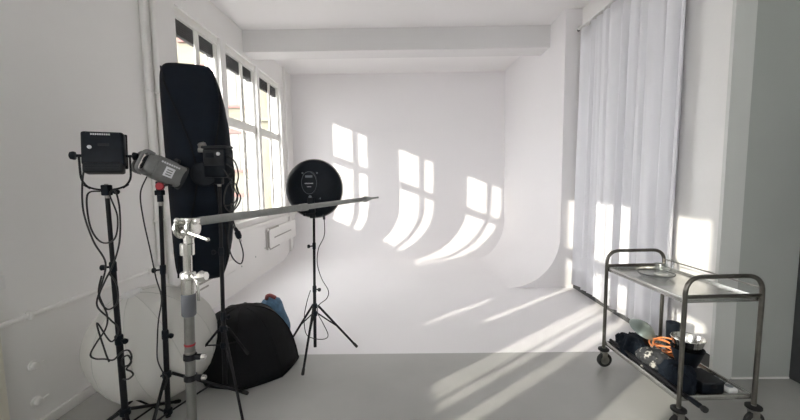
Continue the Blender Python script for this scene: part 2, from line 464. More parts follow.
# A: stand under the flat panel light (left)
stand((-1.65, 2.0, .10), (-1.648, 2.0, 1.50), 'black light stand wrapped in looped cables, leftmost of the stands',
      [(.10, .66, .0175), (.66, 1.09, .0145), (1.09, 1.50, .0115)], .52 - .3, .13,
      [(-1.35, 1.72, .012), (-2.0, 1.80, .012), (-1.60, 2.42, .012)])
# B: stand under the grey strobe
stand((-1.536, 2.2, .05), (-1.487, 2.2, 1.44), 'black light stand under the grey strobe head, left of the chrome boom stand',
      [(.05, .60, .016), (.60, 1.02, .014), (1.02, 1.44, .0115)], .335, .085,
      [(-1.151, 2.506, .012), (-1.945, 2.20, .012), (-1.40, 1.74, .012)])
# C: stand carrying the strip softbox
stand((-1.285, 2.45, .12), (-1.245, 2.45, 1.55), 'black light stand in front of the dome softbox, holding the tall strip softbox',
      [(.12, .62, .0155), (.62, 1.08, .0135), (1.08, 1.55, .0115)], .53, .41,
      [(-1.0, 2.11, .012), (-1.145, 2.53, .30), (-1.505, 2.44, .29)], legr=.0085)
# E: stand carrying the round dish
stand((-.785, 3.05, .10), (-.757, 3.05, 1.26), 'black light stand under the round dish, standing on the white floor edge',
      [(.10, .62, .014), (.62, 1.0, .012), (1.0, 1.26, .0105)], .47, .40,
      [(-.815, 2.745, .012), (-.44, 3.225, .012), (-1.10, 3.30, .012)])

# ------------------------------------------------------------------ A: panel light with yoke
def panel_light():
    c = V(-1.648, 2.0, 1.735)
    t = thing('panel_light', (c.x, c.y, 1.50), 'square black panel light in a yoke, seen from behind, on the leftmost stand', 'studio light')
    RZ = Matrix.Translation(c) @ Matrix.Rotation(math.radians(26), 4, 'Z')
    R = RZ @ Matrix.Rotation(math.radians(-9), 4, 'X')
    MB().box((-.095, -.02, -.075), (.095, .055, .112), .014, R, 3).build('housing', M['blackplastic'], t)
    lo = MB().box((-.088, -.032, -.118), (.088, .05, -.062), .012, R, 3).build('battery_box', M['charcoal'], t)
    MB().box((-.098, .052, -.085), (.098, .064, .118), .006, R).build('front_frame', M['charcoal'], t)
    g = MB()
    for k in range(5): g.box((-.075, -.0335, -.108+k*.009), (.075, -.0315, -.104+k*.009), 0, R)
    g.build('vent', M['blackplastic'], lo)
    b = MB()
    for k in range(9): b.box((-.05+k*.0098, -.0215, .090), (-.05+k*.0098+.0072, -.0195, .099), 0, R)
    b.build('marking', M['paleplastic'], t)
    MB().lathe([(.010, 0), (.010, .006), (0, .006)], R @ V(-.055, -.02, .022), R.to_3x3() @ V(0, -1, 0), seg=12).build('dial', M['paleplastic'], t)
    MB().box((-.02, -.0215, .03), (.03, -.0195, .045), 0, R).build('display', M['charcoal'], t)
    for s in (-1, 1):
        p = RZ @ V(s*.096, 0.02, -.02); ux = RZ.to_3x3() @ V(s, 0, 0)
        k = MB().cyl(p, p+ux*.03, .008, seg=10).lathe([(.010, 0), (.022, .004), (.024, .012), (.020, .026), (.012, .03)], p+ux*.028, ux, seg=10)
        k.build('tilt_knob', M['blackplastic'], t)
    y = arc_corner([RZ @ V(*q) for q in ((-.114, .02, -.015), (-.112, .015, -.17), (-.06, 0, -.208), (.06, 0, -.208), (.112, .015, -.17), (.114, .02, -.015))], .05)
    MB().tube(y, .0055, 8).build('yoke', M['blackmetal'], t)
    p = V(-1.648, 2.0, 1.50)
    MB().box((p.x-.02, p.y-.02, p.z-.005), (p.x+.02, p.y+.02, p.z+.055), .006).cyl((p.x+.02, p.y, p.z+.02), (p.x+.045, p.y, p.z+.02), .007).lathe([(.008, 0), (.017, .004), (.014, .022)], (p.x+.043, p.y, p.z+.02), (1, 0, -.4), seg=8).build('bracket', M['blackplastic'], t)
panel_light()

# ------------------------------------------------------------------ B: grey strobe
def strobe():
    back = V(-1.505, 2.11, 1.682); front = V(-1.372, 2.24, 1.590)
    z = (front-back).normalized(); x, y, _ = frame_from(z)      # x horizontal, y up
    mt = Matrix((( x.x, y.x, z.x, back.x), (x.y, y.y, z.y, back.y), (x.z, y.z, z.z, back.z), (0, 0, 0, 1)))
    L = (front-back).length
    t = thing('strobe_light', (-1.487, 2.2, 1.47), 'grey studio strobe head with a back handle and red bracket, pointing down right', 'studio light')
    def sec(w, h, zz, r=.45):
        pts = []
        for k in range(28):
            a = 2*PI*k/28; cx, sy = math.cos(a), math.sin(a)
            pts.append(mt @ V(w*abs(cx)**.6*(1 if cx > 0 else -1), h*abs(sy)**.6*(1 if sy > 0 else -1), zz))
        return pts
    mb = MB(); rows = [sec(.062, .062, 0), sec(.068, .068, .012), sec(.068, .068, .05), sec(.072, .072, .055), sec(.072, .072, L-.06), sec(.067, .067, L-.05), sec(.067, .067, L-.005), sec(.058, .058, L)]
    mb.grid(rows, closed_u=True)
    a = mb.bm.verts[:]; mb.bm.faces.new([v for v in a[:28]][::-1]); mb.bm.faces.new(a[-28:])
    body = mb.build('body', M['strobegrey'], t)
    MB().lathe([(.068, L-.012), (.075, L-.008), (.075, L+.01), (.065, L+.012)], back, z, seg=30).build('mount_ring', M['charcoal'], t)
    MB().box((-.043, -.04, -.006), (.043, .045, .004), .008, mt).build('control_panel', M['charcoal'], t)
    for (u, v, w, h) in ((-.03, .004, .06, .03), (-.03, -.03, .02, .02), (.005, -.03, .02, .02)):
        MB().box((u, v, -.010), (u+w, v+h, -.004), .003, mt).build('button', M['blackplastic'], t)
    for q in (-1, 1):
        MB().tube(arc_corner([mt @ V(q*.058, .06, .02), mt @ V(q*.066, .066, -.034), mt @ V(q*.066, -.066, -.034), mt @ V(q*.058, -.06, .02)], .035), .0095, 8).build('handle', M['strobegrey'], t)
    # label plate and lettering strip on the camera side (local -x or +x faces camera)
    sd = 1 if (mt.to_3x3() @ V(1, 0, 0)).y < 0 else -1
    lb = MB(); lb.box((sd*.068, -.035, L-.11), (sd*.0735, .022, L-.06), 0, mt); lp = lb.build('badge', M['paleplastic'], t)
    s = MB()
    for k in range(3): s.box((sd*.0735, -.026+k*.014, L-.10), (sd*.0745, -.019+k*.014, L-.07), 0, mt)
    s.build('badge_mark', M['strobegrey'], lp)
    s = MB()
    for k in range(8): s.box((sd*.069, .034, .065+k*.013), (sd*.073, .044, .074+k*.013), 0, mt)
    s.build('marking', M['paleplastic'], t)
    MB().lathe([(.02, 0), (.018, .02), (.012, .024)], mt @ V(0, .072, L-.06), y, seg=12).build('modelling_knob', M['charcoal'], t)
    p = V(-1.487, 2.2, 1.495)
    MB().cyl(p+V(0, 0, -.05), p+V(0, 0, .0), .017, seg=12).box((p.x-.022, p.y-.02, p.z-.01), (p.x+.022, p.y+.02, p.z+.021), .005).build('tilt_bracket', M['blackplastic'], t)
    MB().lathe([(.02, -.012), (.024, -.006), (.024, .012), (.02, .016)], p+V(.02, -.02, .045), (0.2, -1, 0), seg=16).build('locking_collar', M['red'], t)
    MB().tube([p+V(.03, -.02, .045), p+V(.07, -.02, .055)], .007, 8).lathe([(.008, 0), (.013, .005), (.010, .03)], p+V(.07, -.02, .055), (1, 0, .2), seg=8).build('tilt_handle', M['charcoal'], t)
    MB().box((p.x-.014, p.y-.016, p.z+.02), (p.x+.02, p.y+.014, p.z+.075), .004).build('stand_adapter', M['charcoal'], t)
strobe()

# ------------------------------------------------------------------ C: tall strip softbox and its lamp head
def stripbox():
    c = V(-1.515, 2.70, 1.615); hgt = .80; wid = .205
    nrm = V(-.42, .90, 0).normalized(); xr = V(.90, .42, 0).normalized(); up = V(.015, 0, 1).normalized()
    t = thing('strip_softbox', (c.x, c.y, c.z-hgt), 'tall black strip softbox seen from behind, in front of the windows', 'softbox')
    apex = c-nrm*.30+V(.06, 0, 0)
    def sup(n, a, b, e):
        out = []
        for k in range(n):
            q = 2*PI*k/n; cx, sy = math.cos(q), math.sin(q)
            out.append((a*abs(cx)**e*(1 if cx > 0 else -1), b*abs(sy)**e*(1 if sy > 0 else -1)))
        return out
    rows = []; N = 64; S = 12
    def bow(a, b): return a+((.11*(1-(b/hgt)**2)-.085-.012*(b/hgt)) if a > 0 else (-.022*(b/hgt)-.0))*min(1, abs(a)/wid)
    for i in range(S+1):
        f = i/S
        g = math.sin(f*PI/2)**.85              # bulging cone
        e = .9+(.28-.9)*min(1, f*1.6)
        ctr = apex.lerp(c, f)
        rows.append([ctr+xr*bow(a, b)+up*b for a, b in sup(N, .06+(wid-.06)*g, .06+(hgt-.06)*(f**.62), max(.2, e))])
    for d in (.02, .055):
        rows.append([c+nrm*d+xr*bow(a, b)+up*b for a, b in sup(N, wid, hgt, .2)])
    MB().grid(rows, closed_u=True).build('shell', M['navycloth'], t, smooth=60, solid=.003)
    fr = sup(N, wid*.985, hgt*.985, .2)
    mb = MB(); mb.bm.faces.new([mb.bm.verts.new(c+nrm*.045+xr*bow(a, b)+up*b) for a, b in fr]); mb.build('diffuser', M['lantern'], t, smooth=0, solid=.003)
    # edge flap with folded lip, ribs under the fabric
    r = MB(); q = sup(N, wid+.004, hgt+.004, .2); r.tube([c+nrm*.05+xr*bow(a, b)+up*b for a, b in q], .008, 6, closed=True); r.build('rim', M['blackcloth'], t)
    # four flexible rods that push ridges into the fabric
    for sx, sz in ((-1, 1), (1, 1), (-1, -1), (1, -1)):
        pts = []
        for i in range(S+1):
            f = i/S; g = math.sin(f*PI/2)**.85
            a = (.045+(wid*.93-.045)*g)*sx; b = (.045+(hgt*.955-.045)*(f**.62))*sz
            pts.append(apex.lerp(c, f)+xr*bow(a, b)+up*b-nrm*.006)
        MB().tube(pts, .006, 6).build('rod', M['blackcloth'], t)
    MB().lathe([(.075, 0), (.085, .01), (.085, .035), (.07, .045)], apex-nrm*.03, nrm, seg=28).build('speed_ring', M['blackplastic'], t)
    return apex, nrm, xr
apex, nrm, xr = stripbox()
def boxhead():
    t = thing('strobe_light', (-1.245, 2.45, 1.56), 'black strobe head with hanging cables at the back of the strip softbox', 'studio light')
    b = V(-1.235, 2.42, 1.70)
    x = V(.96, -.10, 0).normalized(); z = V(.10, .96, 0).normalized(); y = V(0, 0, 1)
    mt = Matrix(((x.x, y.x, z.x, b.x), (x.y, y.y, z.y, b.y), (x.z, y.z, z.z, b.z), (0, 0, 0, 1)))
    MB().box((-.085, -.11, -.03), (.075, .085, .075), .014, mt, 3).build('body', M['blackplastic'], t)
    MB().lathe([(.05, 0), (.055, .01), (.055, .06), (.045, .065)], mt @ V(-.02, -.01, .07), (apex-nrm*.03-(mt @ V(-.02, -.01, .07))), seg=20).build('mount_tube', M['blackplastic'], t)
    MB().box((-.075, -.03, -.036), (.065, .075, -.028), .004, mt).build('control_panel', M['charcoal'], t)
    MB().box((-.055, .02, -.040), (.0, .055, -.034), .002, mt).build('display', M['blackplastic'], t)
    MB().box((-.09, .083, -.035), (.082, .10, .06), .005, mt).build('top_plate', M['charcoal'], t)
    MB().lathe([(.011, 0), (.012, .008), (.009, .012)], mt @ V(.035, .045, -.035), -z, seg=12).build('dial', M['paleplastic'], t)
    MB().box((-1.27, 2.425, 1.545), (-1.22, 2.475, 1.66), .008).build('tilt_bracket', M['blackplastic'], t)
    MB().cyl((-1.23, 2.45, 1.60), (-1.17, 2.43, 1.60), .007).lathe([(.01, 0), (.018, .005), (.014, .03)], (-1.17, 2.43, 1.60), (1, -.3, 0), seg=8).build('tilt_handle', M['charcoal'], t)
    kn = V(-1.335, 2.44, 1.79)
    MB().lathe([(.02, 0), (.026, .005), (.026, .03), (.016, .038)], kn, (-.2, -.3, 1), seg=10).box((kn.x-.03, kn.y-.02, kn.z-.03), (kn.x+.03, kn.y+.02, kn.z+.0), .006).build('clamp_knob', M['steel'], t)
boxhead()

# ------------------------------------------------------------------ D: chrome boom stand
def boomstand():
    t = thing('boom_stand', (-.855, 1.35, 0), 'chrome boom stand with a grey handle grip, nearest stand at the front left', 'light stand')
    top = V(-.822, 1.35, 1.33); lo = V(-.868, 1.35, .14)
    def at(z): return lo+(top-lo)*((z-lo.z)/(top.z-lo.z))
    ax = (top-lo).normalized()
    MB().cyl(at(.14), at(1.05), .0185, seg=22).build('lower_tube', M['darksteel'], t)
    MB().lathe([(.022, -.085), (.0255, -.08), (.0255, .0), (.022, .005)], at(1.135), ax, seg=22).build('grip', M['greygrip'], t)
    c = MB().lathe([(.022, -.07), (.0245, -.065), (.0245, -.012), (.028, -.008), (.028, .012), (.024, .018), (.018, .02)], at(1.205), ax, seg=22).build('collar', M['chrome'], t)
    MB().cyl(at(1.2), top, .0155, seg=20).build('upper_tube', M['chrome'], t)
    p = at(1.20)
    MB().cyl(p+V(.02, -.005, 0), p+V(.05, -.01, .005), .008).lathe([(.008, 0), (.02, .006), (.023, .02), (.016, .034)], p+V(.045, -.01, .005), (1, -.1, .15), seg=8).tube(spline([p+V(.03, -.01, -.0), p+V(.045, -.015, -.03), p+V(.046, -.016, -.085)]), .005, 8).build('clamp_lever', M['chrome'], c)
    c2 = MB().lathe([(.017, -.022), (.025, -.02), (.025, .022), (.021, .026)], at(1.31), ax, seg=20).build('top_collar', M['chrome'], t)
    for z, nm in ((.885, 'ring'), (.80, 'ring')):
        q = at(z)
        rr = MB().lathe([(.0205, -.012), (.024, -.01), (.024, .01), (.0205, .012)], q, ax, seg=20).box((q.x+.018, q.y-.012, q.z-.009), (q.x+.045, q.y+.008, q.z+.009), .003).build(nm, M['blackmetal'], t)
        MB().lathe([(.007, 0), (.011, .004), (.009, .018)], (q.x+.043, q.y-.002, q.z), (1, 0, 0), seg=8).build('knob', M['chrome'], rr)
    for z in (.935, .905): MB().lathe([(.0198, -.004), (.0205, 0), (.0198, .004)], at(z), ax, seg=20).build('band', M['red'] if z > .92 else M['steel'], t)
    for a in (-60, 60, 180):
        d = V(math.cos(math.radians(a)), math.sin(math.radians(a)), 0)
        hub = at(.45); ft = V(lo.x, lo.y, .02)+d*.5
        lg = MB().tube([hub+d*.03, hub+d*.06+V(0, 0, -.02), ft], .0125, 10).build('leg', M['steel'], t)
        MB().ball(ft+V(0, 0, -.003), .017).build('rubber_foot', M['rubber'], lg)
    MB().lathe([(.022, -.03), (.032, -.026), (.032, .026), (.022, .03)], at(.45), ax, seg=20).build('hub', M['steel'], t)
    MB().lathe([(.022, -.02), (.03, -.016), (.03, .016), (.022, .02)], at(.16), ax, seg=20).build('lower_hub', M['steel'], t)
    # grip head: two toothed discs and T handle
    g = V(-.815, 1.35, 1.385)
    h = MB()
    h.lathe([(.018, -.03), (.018, .025)], g+V(0, 0, -.02), (0, 0, 1), seg=16)
    hd = h.build('grip_head', M['chrome'], t)
    for s in (-1, 1):
        MB().lathe([(.030, -.006), (.036, -.004), (.036, .004), (.030, .006)], g+V(s*.022+.004, -.012, .008), (1, -.25, 0), seg=22).tube([g+V(s*.022+.004+.033*math.cos(b)*.1, -.012+.0*b, .008)+V(0, .034*math.cos(b), .034*math.sin(b)) for b in [2*PI*k/20 for k in range(20)]], .0055, 6, closed=True).build('disc', M['chrome'], hd)
    for q0, q1, r in (((.012, -.04, .0), (.105, -.06, -.028), .0058), ((-.005, -.02, .03), (-.018, -.035, .04), .008)):
        MB().cyl(g+V(*q0), g+V(*q1), r, seg=10).ball(g+V(*q1), r*1.35).build('handle', M['chrome'], hd)
    MB().ball(g+V(.014, -.045, -.002), .013).build('bolt', M['chrome'], hd)
    MB().box((g.x-.03, g.y-.02, g.z+.022), (g.x+.045, g.y+.02, g.z+.046), .008).build('jaw', M['chrome'], hd)
    # boom arm
    a = V(-.805, 1.34, 1.414); b = V(-.235, 2.32, 1.439); e = V(-.145, 2.395, 1.447)
    dirv = (b-a).normalized()
    m = a.lerp(b, .52)
    bo = MB().cyl(a, m, .0165, seg=18).build('boom_arm', M['gunmetal'], t)
    MB().cyl(m-dirv*.02, b, .0135, seg=18).build('inner_tube', M['gunmetal'], bo)
    MB().lathe([(.0155, -.03), (.019, -.025), (.019, .02), (.0145, .028)], m, dirv, seg=18).build('boom_collar', M['gunmetal'], bo)
    MB().lathe([(.014, -.03), (.019, -.02), (.019, .0), (.012, .03), (.008, .06)], b, dirv, seg=16).cyl(b+dirv*.05, b+dirv*.14, .0065, seg=10).build('boom_tip', M['gunmetal'], bo)
boomstand()

# ------------------------------------------------------------------ E: round dish seen from behind
def dish():
    c = V(-.757, 3.05, 1.489); n = V(.10, 1, .02).normalized()   # faces the backdrop
    t = thing('beauty_dish', (c.x, c.y, 1.24), 'round black dish light seen from behind, on the stand at the white floor edge', 'studio light')
    R = .247
    prof = [(0, -.075), (.05, -.074), (.10, -.068), (.15, -.055), (.20, -.034), (.232, -.01), (.245, .012), (.247, .03), (.240, .03), (.22, .0), (.15, -.035), (.0, -.06)]
    MB().lathe(prof, c, n, seg=56, caps=False).build('shell', M['blackplastic'], t, smooth=60)
    MB().tube([c+n*.03+R*(math.cos(2*PI*k/56)*V(n.y, -n.x, 0).normalized()+math.sin(2*PI*k/56)*V(0, 0, 1)) for k in range(56)], .0065, 8, closed=True).build('rim', M['steel'], t)
    mb = MB(); x = V(n.y, -n.x, 0).normalized()
    mb.bm.faces.new([mb.bm.verts.new(c+n*.022+(R-.006)*(math.cos(2*PI*k/56)*x+math.sin(2*PI*k/56)*V(0, 0, 1))) for k in range(56)])
    mb.build('diffuser', M['lantern'], t, smooth=0, solid=.003)
    up = V(0, 0, 1)
    def P(u, v, d): return c+x*u+up*v-n*d
    # oval control panel
    oc = (0.0, .055)
    def oval(a, b, d): return [P(oc[0]+a*math.cos(2*PI*k/36), oc[1]+b*math.sin(2*PI*k/36), d) for k in range(36)]
    pn = MB(); pn.grid([oval(.068, .095, .055), oval(.068, .095, .083), oval(.062, .089, .088)], closed_u=True)
    vs = pn.bm.verts[:]; pn.bm.faces.new(vs[-36:]); panel = pn.build('control_panel', M['blackplastic'], t)
    MB().tube(oval(.064, .091, .088), .0018, 6, closed=True).build('panel_outline', M['greymark'], panel)
    def ovbox(u0, u1, v0, v1, d0, d1, nm, m):
        q = MB().prism([P(u0, v0, d0), P(u1, v0, d0), P(u1, v1, d0), P(u0, v1, d0)], -n*(d1-d0)); return q.build(nm, m, panel, smooth=0)
    ovbox(-.03, .03, .098, .116, .086, .0895, 'display', M['greymark'])
    mk = MB()
    for k in range(7):
        u = -.036+k*.0105
        mk.prism([P(u, .046, .088), P(u+.007, .046, .088), P(u+.007, .054, .088), P(u, .054, .088)], -n*.0012)
    for k in range(4):
        u = -.018+k*.0095
        mk.prism([P(u, .020, .088), P(u+.006, .020, .088), P(u+.006, .026, .088), P(u, .026, .088)], -n*.0012)
    mk.build('marking', M['paleplastic'], panel, smooth=0)
    for s in (-1, 1):
        MB().lathe([(.008, 0), (.008, .004), (0, .004)], P(s*.062, .135, .062), -n, seg=10).build('screw', M['greymark'], t)
    k2 = MB()
    for k in range(3): k2.prism([P(.055+k*.012, -.075-k*.004, .055), P(.063+k*.012, -.075-k*.004, .055), P(.063+k*.012, -.060-k*.004, .055), P(.055+k*.012, -.060-k*.004, .055)], -n*.010)
    k2.build('marking', M['greymark'], t, smooth=0)
    MB().lathe([(.012, 0), (.014, .008), (.009, .014)], P(-.0, -.062, .066), -n, seg=12).build('dial', M['greymark'], t)
    # mounting block to the stand
    MB().box((-.785, 2.965, 1.29), (-.729, 3.02, 1.42), .008).build('tilt_bracket', M['blackplastic'], t)
    MB().box((-.777, 2.985, 1.245), (-.737, 3.065, 1.32), .008).build('stand_adapter', M['charcoal'], t)
    MB().cyl((-.79, 3.03, 1.275), (-.82, 3.02, 1.275), .007).lathe([(.008, 0), (.015, .004), (.012, .02)], (-.818, 3.02, 1.275), (-1, -.2, 0), seg=8).build('knob', M['charcoal'], t)
    MB().cyl((-.66, 2.995, 1.28), (-.655, 2.985, 1.235), .010, seg=10).build('plug', M['charcoal'], t)
dish()

# ------------------------------------------------------------------ F: black dome softbox on the floor
def dome():
    c = V(-1.31, 2.94, 0); Rb = .39; Ht = .515; G = 8
    t = thing('dome_softbox', c, 'black octagonal dome softbox lying face down on the floor', 'softbox')
    ax = V(-.09, -.03, 1).normalized()
    rows = []; N = G*8; S = 14
    rot = math.radians(14)
    for i in range(S+1):
        f = i/S; zz = Ht*math.sin(f*PI/2*.98)**.92
        rr = Rb*(math.cos(f*PI/2*.985))**.72
        row = []
        for k in range(N):
            a = 2*PI*k/N+rot; u = (k % 8)/8
            seg = math.cos(PI/G)/math.cos(((a-rot) % (2*PI/G))-PI/G)      # straight-sided octagon
            sag = .94+.06*0
            rad = rr*(seg*.55+.45*(.985-.02*math.sin(PI*u)))
            p = V(rad*math.cos(a), rad*math.sin(a), zz)
            p.x += ax.x*zz*1.0; p.y += ax.y*zz
            if i == 0: p.z = 0.004
            row.append(c+p)
        rows.append(row)
    MB().grid(rows, closed_u=True).build('shell', M['blackcloth'], t, smooth=22, solid=.003)
    ap = c+V(ax.x*Ht, ax.y*Ht, Ht)
    MB().lathe([(.085, -.03), (.085, -.006), (.06, .0), (.0, .002)], ap+V(0, 0, .003), (0, 0, 1), seg=24).build('top_cap', M['blackcloth'], t)
    for g in range(G):
        k = g*8
        pts = [rows[i][k]+(rows[i][k]-(c+V(ax.x*.2, 0, .1))).normalized()*.002 for i in range(S+1)]
        MB().tube(pts, .0055, 6).build('seam', M['blackcloth'], t)
    MB().tube([p+V(0, 0, .012) for p in rows[0]], .012, 6, closed=True).build('hem', M['blackcloth'], t)
    # small pale printed mark near the bottom left, laid on the fabric
    a = 2*PI*(8*3+4)/N
    k = min(range(N), key=lambda q: (rows[4][q]-V(-1.63, 2.80, .22)).length)
    p = rows[3][k]; nn = (p-(c+V(0, 0, .1))).normalized(); x, y, z = frame_from(nn)
    mt = Matrix(((x.x, y.x, z.x, p.x), (x.y, y.y, z.y, p.y), (x.z, y.z, z.z, p.z), (0, 0, 0, 1)))
    mk = MB()
    mk.tube([mt @ V(.022*math.cos(b), .022*math.sin(b), .006) for b in [2*PI*q/20 for q in range(20)]], .003, 6, closed=True)
    for q in range(3): mk.box((-.012, -.012+q*.009, .003), (.012, -.008+q*.009, .008), 0, mt)
    mk.build('badge', M['greymark'], t)
    return t
dome()
def bundle():
    t = thing('cloth_bag', (-1.305, 3.46, 0), 'small blue cloth bag peeking out behind the black dome softbox', 'bag')
    rows = []
    for i in range(13):
        f = i/12; z = .425*f
        r = .15*(math.sin(PI*min(1, .22+f*.78))**.42)*(1+.05*math.sin(7*f))+.002
        rows.append([(-1.305+r*math.cos(a)*(1+.09*math.sin(3*a+5*f)), 3.46+r*math.sin(a)*(1+.09*math.cos(2*a+4*f)), z) for a in [2*PI*k/28 for k in range(28)]])
    MB().grid(rows, closed_u=True).build('body', M['blue'], t, smooth=80)
    MB().tube(spline([(-1.345, 3.43, .41), (-1.325, 3.41, .445), (-1.295, 3.41, .45), (-1.255, 3.43, .42)]), .018, 8).build('drawstring', M['pink'], t)
bundle()

# ------------------------------------------------------------------ G: round white lantern on the floor
def lantern():
    c = V(-1.80, 2.50, .415); R = .415; G = 10
    t = thing('lantern_diffuser', (c.x, c.y, 0), 'big round white fabric lantern diffuser on the floor by the left wall', 'light diffuser')
    pole = V(-.18, -.25, 1).normalized(); x, y, z = frame_from(pole)
    rows = []; N = G*6; S = 36
    for i in range(S+1):
        f = i/S; a = PI*f; row = []
        rib = 1-.006*abs(math.sin(PI*f*18)) if .45 < f < .9 else 1
        for k in range(N):
            q = 2*PI*k/N; u = (k % 6)/6
            r = R*(1-.018*math.sin(PI*u)*math.sin(a))*rib*.985
            row.append(c+x*(r*math.sin(a)*math.cos(q))+y*(r*math.sin(a)*math.sin(q))+z*(r*math.cos(a)))
        rows.append(row)
    rows = [[(p.x, p.y, max(p.z, .006)) for p in r] for r in rows]
    MB().grid(rows, closed_u=True).build('fabric', M['lantern'], t, smooth=50)
    for g in range(G):
        pts = [Vector(rows[i][g*6])+(Vector(rows[i][g*6])-c).normalized()*.001 for i in range(1, S)]
        pts = [V(p.x, p.y, max(p.z, .006)) for p in pts]
        MB().tube(pts, .0026, 5).build('seam', M['seam'], t)
    MB().lathe([(.06, -.012), (.065, 0), (.06, .01), (0, .012)], c+z*(R-.012), z, seg=20).build('cap', M['whitepl'], t)
lantern()

# ------------------------------------------------------------------ cables
def cable(pts, r, label, m=None, extra=None, k=8):
    o = MB().tube(spline(pts, k), r, 6).build('power_cable', m or M['cable'], smooth=60)
    tag(o, label, 'cable', 'power cables')
    return o
# long looped cable wound round stand A
cable([(-1.70, 1.965, 1.72), (-1.735, 1.955, 1.60), (-1.745, 1.95, 1.42), (-1.71, 1.955, 1.25), (-1.66, 1.965, 1.12), (-1.70, 1.965, .98), (-1.72, 1.955, .88), (-1.66, 1.96, .80), (-1.615, 1.96, .74), (-1.66, 1.955, .67), (-1.73, 1.955, .78), (-1.70, 1.955, .62), (-1.68, 1.955, .55)], .0045,
      'black power cable dangling from the panel light down the left side of its stand')
cable([(-1.66, 1.972, 1.52), (-1.72, 1.955, 1.50), (-1.715, 1.95, 1.33), (-1.66, 1.95, 1.24), (-1.585, 1.95, 1.26), (-1.56, 1.95, 1.38), (-1.60, 1.96, 1.50), (-1.565, 1.955, 1.52), (-1.545, 1.95, 1.42), (-1.555, 1.945, 1.25), (-1.60, 1.945, 1.12), (-1.66, 1.95, 1.02), (-1.70, 1.95, .93), (-1.66, 1.95, .86), (-1.60, 1.95, .90), (-1.60, 1.955, 1.00), (-1.64, 1.96, 1.06)], .0045,
      'black cable hung in wide loops from the top of the leftmost stand')
cable([(-1.68, 1.955, 1.050), (-1.70, 1.95, 0.950), (-1.66, 1.945, 0.830), (-1.675, 1.945, 0.750), (-1.73, 1.94, 0.670), (-1.765, 1.935, 0.605), (-1.74, 1.935, 0.580), (-1.69, 1.94, 0.575), (-1.65, 1.95, 0.565), (-1.60, 1.95, 0.610), (-1.56, 1.95, 0.620), (-1.545, 1.95, 0.580), (-1.565, 1.95, 0.535), (-1.60, 1.95, 0.530), (-1.60, 1.95, 0.570), (-1.565, 1.95, 0.590), (-1.55, 1.95, 0.550), (-1.58, 1.95, 0.510), (-1.555, 1.95, 0.495), (-1.545, 1.95, 0.475), (-1.575, 1.95, 0.450), (-1.62, 1.97, 0.440)], .0048,
      'lowest black cable loop with a small coil on the leftmost stand')
# cable on stand B
cable([(-1.53, 2.16, 1.60), (-1.57, 2.15, 1.50), (-1.565, 2.15, 1.35), (-1.54, 2.155, 1.15), (-1.525, 2.165, .98), (-1.50, 2.165, .85), (-1.53, 2.165, .70), (-1.545, 2.165, .58), (-1.55, 2.16, .46), (-1.53, 2.165, .38), (-1.50, 2.165, .33), (-1.53, 2.17, .25)], .004,
      'thin black cable running down the stand of the grey strobe')
# cables on stand C with plug
pc = cable([(-1.200, 2.40, 1.70), (-1.115, 2.395, 1.64), (-1.125, 2.39, 1.55), (-1.095, 2.385, 1.46), (-1.115, 2.385, 1.40), (-1.150, 2.385, 1.34), (-1.130, 2.385, 1.25), (-1.100, 2.385, 1.18), (-1.075, 2.38, 1.08), (-1.095, 2.38, 1.01), (-1.150, 2.385, 1.05), (-1.175, 2.39, 1.15), (-1.160, 2.39, 1.30), (-1.140, 2.39, 1.42)], .0045,
      'black cable dangling below the strip softbox light with a hanging loop')
cable([(-1.165, 2.40, 1.74), (-1.105, 2.395, 1.69), (-1.085, 2.39, 1.60), (-1.10, 2.385, 1.52), (-1.075, 2.385, 1.46), (-1.10, 2.385, 1.40), (-1.15, 2.385, 1.36), (-1.19, 2.39, 1.42), (-1.17, 2.39, 1.52), (-1.12, 2.385, 1.56), (-1.09, 2.385, 1.50), (-1.12, 2.39, 1.42), (-1.19, 2.40, 1.40)], .0045,
      'black cable bunched in short loops right under the strip softbox light')
pk = thing('power_plug', (-1.10, 2.372, 1.19), 'black mains plug hanging on a short cable below the strip softbox light', 'plug')
MB().lathe([(.012, -.035), (.019, -.02), (.019, .012), (.012, .02), (.006, .045)], (-1.10, 2.372, 1.215), (-.3, 0, 1), seg=14).build('body', M['blackplastic'], pk)
MB().tube(spline([(-1.115, 2.372, 1.255), (-1.13, 2.372, 1.34), (-1.115, 2.375, 1.46), (-1.14, 2.38, 1.58), (-1.19, 2.39, 1.66)]), .0045, 6).build('cord', M['cable'], pk)
for s in (-1, 1): MB().cyl((-1.09+s*.006, 2.372, 1.183), (-1.084+s*.006, 2.372, 1.163), .0025, seg=6).build('prong', M['steel'], pk)
# cable on stand E
cable([(-.655, 2.985, 1.24), (-.66, 2.99, 1.10), (-.72, 3.02, .98), (-.735, 3.025, .85), (-.70, 3.02, .72), (-.645, 3.01, .62), (-.66, 3.01, .55), (-.73, 3.02, .49), (-.745, 3.02, .42), (-.70, 3.0, .34), (-.655, 2.99, .24), (-.68, 2.99, .20), (-.76, 2.99, .20), (-.84, 2.99, .24), (-.855, 2.99, .38), (-.83, 3.0, .52), (-.80, 3.02, .62)], .0038,
      'thin black cable hanging down the stand of the round dish')

